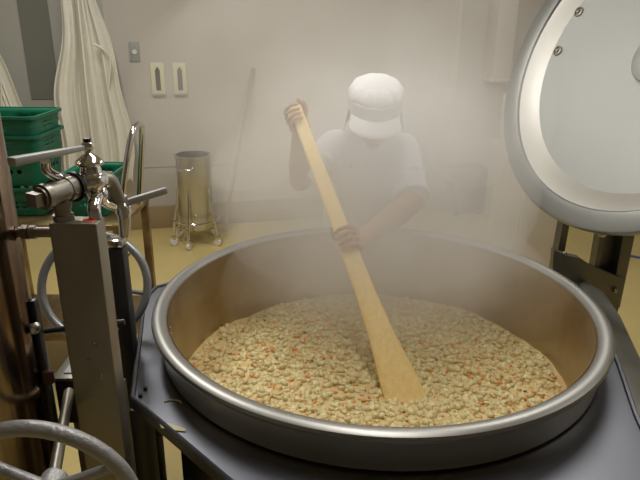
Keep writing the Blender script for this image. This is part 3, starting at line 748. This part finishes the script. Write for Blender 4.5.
for sx in (-1, 1):
    hp = pel+V((sx*.085,0,-.02)); kn = V((.20+sx*.10, 2.66, .43)); an_ = V((.20+sx*.10, 2.74, .09))
    capsule(bodym, hp, kn, .085, .055); capsule(bodym, kn, an_, .055, .038)
    capsule(bodym, an_+V((0,.01,-.04)), an_+V((0,-.14,-.055)), .036, .030)
bo = blob(bodym, 'body', M['skin'], ck, voxel=.0038, smooth=3); sub(bo)
# eyes, mouth
for sx in (-1, 1):
    a = MB(); a.ball(H(sx*.031,.002,.083), .0115, seg=14); a.build('eye', M['eye'], ck)
a = MB(); a.ball(H(0,-.066,.083), .017, (1.3,.35,.5), 14, HR); a.build('mouth', M['lip'], ck)
a = MB(); a.ball(H(0,.030,-.030), .090, (.93,.98,1.0), 24, HR); a.ball(H(0,-.03,-.055), .055, (1.0,1,.7), 16, HR); blob(a, 'hair', M['hair'], ck, voxel=.006, smooth=3)
# cap: puffy crown, band, brim, neck flap
a = MB(); 
for i in range(10):
    an = 2*PI*i/10; a.ball(H(.047*math.cos(an), .092, -.015+.050*math.sin(an)), .056, (1,.82,1), 16, HR)
a.ball(H(0,.095,-.015), .085, (1.1,.62,1.12), 24, HR)
cp = blob(a, 'cap_crown', M['capm'], ck, voxel=.005, smooth=4)
a = MB(); rr = []
for k in range(48):
    an = 2*PI*k/48; c_, s_ = math.cos(an), math.sin(an)
    rr.append([a.bm.verts.new(H(r1*c_*.97, y1, -.012+r1*s_*1.08)) for r1, y1 in ((.0995,.028),(.1020,.040),(.1020,.078),(.0990,.086),(.0900,.086),(.0900,.028))])
for k in range(48):
    A, B = rr[k], rr[(k+1)%48]
    for j in range(6): a._f((A[j], B[j], B[(j+1)%6], A[(j+1)%6]))
a.build('cap_band', M['capband'], ck)
a = MB(); rows = []
for i in range(25):
    an = math.radians(30 + 120*i/24); c_, s_ = math.cos(an), math.sin(an); row = []
    ext = .050*math.sin(PI*i/24)**.5
    for j in range(7):
        f = j/6; r1 = .099+ext*f; dr = .036 - .014*f*f - .022*f - .010*abs(c_)**2*f
        row.append(a.bm.verts.new(H(r1*c_*.97, dr, -.012+r1*s_*1.08)))
    rows.append(row)
for i in range(24):
    for j in range(6): a._f((rows[i][j], rows[i+1][j], rows[i+1][j+1], rows[i][j+1]))
o = a.build('cap_brim', M['capm'], ck); sm = o.modifiers.new('thickness', 'SOLIDIFY'); sm.thickness = .005
a = MB(); rows = []
for i in range(25):
    an = math.radians(175 + 190*i/24); c_, s_ = math.cos(an), math.sin(an); row = []
    for j in range(8):
        f = j/7; r1 = .100+.016*f+.006*math.sin(i*1.3)*f
        row.append(a.bm.verts.new(H(r1*c_, .032-.10*f, -.015+r1*s_*1.08)))
    rows.append(row)
for i in range(24):
    for j in range(7): a._f((rows[i][j], rows[i+1][j], rows[i+1][j+1], rows[i][j+1]))
o = a.build('neck_flap', M['capm'], ck); sm = o.modifiers.new('thickness', 'SOLIDIFY'); sm.thickness = .003
# coat with short wide sleeves
a = MB()
capsule(a, neck+V((0,.02,-.02)), chest, .082, .128, 20); capsule(a, chest, waist, .130, .125, 20); capsule(a, waist, pel, .125, .150, 20)
a.ball(chest, .150, (1.12,.85,1), 24)
capsule(a, sL, sR, .066, .066, 20); capsule(a, (sL+neck)/2, neck, .060, .065)
def sleeve(sh, e_, f0, r0, r1):
    end = sh+(e_-sh)*f0; capsule(a, sh, end-(e_-sh).normalized()*r1*.6, r0, r1, 20)
    d = (e_-sh).normalized(); a.tube([end-d*r1*.9, end], [r1, r1*1.10], seg=24)
sleeve(sL, eL, .88, .066, .060); sleeve(sR, eR, .93, .066, .064)
capsule(a, pel, pel+V((0,.01,-.22)), .155, .17, 20)
for k in range(14):    # soft folds
    an = rnd.uniform(0, PI); p = chest+(waist-chest)*rnd.random()+V((.13*math.cos(an), -.10*abs(math.sin(an)), 0)); a.ball(p, .018, (.7,.7,2.6), 10)
for sh, e_ in ((sL,eL),(sR,eR)):
    d = (e_-sh).normalized(); pr_ = d.orthogonal().normalized()
    for k in range(7):
        an = k*.9; q_ = Matrix.Rotation(an, 3, d) @ pr_; c = sh+(e_-sh)*(.25+.085*k)+q_*.053; a.ball(c, .018, (1.5,1.5,.6), 10, frame(d, q_))
blob(a, 'coat', M['coat'], ck, voxel=.005, smooth=5)
# apron over the chest
a = MB(); rows = []
bdir = (pel-neck).normalized(); fr_ = V((0,-1,0)); fr_ = (fr_-bdir*fr_.dot(bdir)).normalized()
for j in range(21):
    v = j/20; c = neck+(pel-neck)*(.10+.95*v)+V((0,0,-.25*max(0,v-.75))); hw = .075+.075*min(1, v*1.6); row = []
    for i in range(21):
        s = i/20*2-1; dep = .158-.05*s*s + .012*min(1,v*2) + .003*math.sin(s*8+v*5)
        if v < .2: dep -= (.2-v)*.16
        row.append(a.bm.verts.new(c+V((s*hw,0,0))+fr_*dep))
    rows.append(row)
for j in range(20):
    for i in range(20): a._f((rows[j][i], rows[j][i+1], rows[j+1][i+1], rows[j+1][i]))
o = a.build('apron', M['apronc'], ck); sm = o.modifiers.new('thickness', 'SOLIDIFY'); sm.thickness = .003
for sx in (-1, 1):
    a = MB(); c = neck+(pel-neck)*.10
    a.tube([c+V((sx*.070,0,0))+fr_*.135, c+V((sx*.085,.0,.035))+fr_*.08, c+V((sx*.07,.05,.06))], .006, sub=6, seg=10); a.build('apron_strap', M['apronc'], ck)
# trousers and boots (behind the kettle)
a = MB()
for sx in (-1, 1):
    hp = pel+V((sx*.085,0,-.03)); kn = V((.20+sx*.10, 2.66, .43)); an_ = V((.20+sx*.10, 2.73, .26))
    capsule(a, hp, kn, .105, .078); capsule(a, kn, an_, .078, .075)
blob(a, 'trousers', M['coat'], ck, voxel=.008, smooth=3)
for sx in (-1, 1):
    a = MB(); x = .20+sx*.10
    capsule(a, (x,2.735,.30), (x,2.745,.08), .062, .052); capsule(a, (x,2.75,.055), (x,2.62,.050), .050, .045); a.box((x,2.69,.012), (.10,.26,.024), None, .006)
    blob(a, 'boot', M['boot'], ck, voxel=.006, smooth=3)

# ------------------------------------------------------------------ steam
a = MB(); rnd = random.Random(21)
S = [((.20,1.62,.86),.50,(1,1,.42)), ((.18,2.0,1.02),.50,(1.15,.8,.75)), ((.25,2.05,1.28),.42,(1.3,.75,.9)), ((.15,2.15,1.5),.40,(1.4,.8,.8)),
     ((-.35,2.5,1.3),.42,(1,1.1,.95)), ((.8,2.75,1.2),.50,(1,1.1,.95)), ((.3,2.8,1.5),.55,(1.4,1,.9)), ((-.3,3.3,1.1),.6,(1.2,1,1.1)), ((.9,3.5,1.0),.65,(1.1,1,1.1)), ((.3,3.4,1.7),.6,(1.6,1.1,1))]
for c, r_, s3 in S: a.ball(c, r_, s3, 28)
for k in range(26):
    c, r_, s3 = S[rnd.randrange(3, len(S))]; d = V((rnd.gauss(0,1), rnd.gauss(0,1), rnd.gauss(0,.7))).normalized()
    a.ball(V(c)+V((d.x*s3[0], d.y*s3[1], d.z*s3[2]))*r_*.9, rnd.uniform(.12,.2), (1,1,1), 16)
vm = bpy.data.materials.new('steam_volume'); vm.use_nodes = True; nt = vm.node_tree
nt.nodes.remove(nt.nodes['Principled BSDF']); out = nt.nodes['Material Output']
vs = nt.nodes.new('ShaderNodeVolumeScatter'); vs.inputs['Color'].default_value = (.98,.965,.935,1); vs.inputs['Anisotropy'].default_value = .2  # slight warm tint puts light bounced off the stew into the steam colour
tc = nt.nodes.new('ShaderNodeTexCoord'); n = nt.nodes.new('ShaderNodeTexNoise'); n.inputs['Scale'].default_value = 2.6; n.inputs['Detail'].default_value = 2.5
nt.links.new(tc.outputs['Object'], n.inputs['Vector'])
mr = nt.nodes.new('ShaderNodeMapRange'); mr.inputs['From Min'].default_value = .32; mr.inputs['From Max'].default_value = .68
mr.inputs['To Min'].default_value = .25; mr.inputs['To Max'].default_value = 1.1
nt.links.new(n.outputs['Fac'], mr.inputs['Value'])
sx_ = nt.nodes.new('ShaderNodeSeparateXYZ'); nt.links.new(tc.outputs['Object'], sx_.inputs[0])
def falloff(center, radii, strength):
    mp = nt.nodes.new('ShaderNodeMapping'); mp.vector_type = 'POINT'
    mp.inputs['Scale'].default_value = [1/r for r in radii]; mp.inputs['Location'].default_value = [-c/r for c, r in zip(center, radii)]
    nt.links.new(tc.outputs['Object'], mp.inputs['Vector'])
    ln = nt.nodes.new('ShaderNodeVectorMath'); ln.operation = 'LENGTH'; nt.links.new(mp.outputs[0], ln.inputs[0])
    q = nt.nodes.new('ShaderNodeMapRange'); q.interpolation_type = 'SMOOTHSTEP'
    q.inputs['From Min'].default_value = 1.0; q.inputs['From Max'].default_value = .1; q.inputs['To Min'].default_value = 0; q.inputs['To Max'].default_value = strength
    nt.links.new(ln.outputs['Value'], q.inputs['Value']); return q
q1 = falloff((.20,2.02,.96), (.85,.80,.74), 4.6); q2 = falloff((.10,2.9,1.3), (1.5,1.4,1.2), .7)
ad = nt.nodes.new('ShaderNodeMath'); ad.operation = 'ADD'; nt.links.new(q1.outputs[0], ad.inputs[0]); nt.links.new(q2.outputs[0], ad.inputs[1])
mu = nt.nodes.new('ShaderNodeMath'); mu.operation = 'MULTIPLY'; nt.links.new(ad.outputs[0], mu.inputs[0]); nt.links.new(mr.outputs[0], mu.inputs[1])
nt.links.new(mu.outputs[0], vs.inputs['Density']); nt.links.new(vs.outputs[0], out.inputs['Volume'])
so = blob(a, 'steam', vm, None, voxel=.03, smooth=6)
tag(so, 'pale steam rising from the hot stew around the cook', 'steam', kind='stuff')

# ------------------------------------------------------------------ render look
sc.view_settings.view_transform = 'Standard'; sc.view_settings.look = 'None'; sc.view_settings.gamma = 1.0
sc.view_settings.use_curve_mapping = False
sc.view_settings.exposure = -0.75
sc.cycles.volume_bounces = 3; sc.cycles.max_bounces = 8; sc.cycles.diffuse_bounces = 4
sc.cycles.use_denoising = True
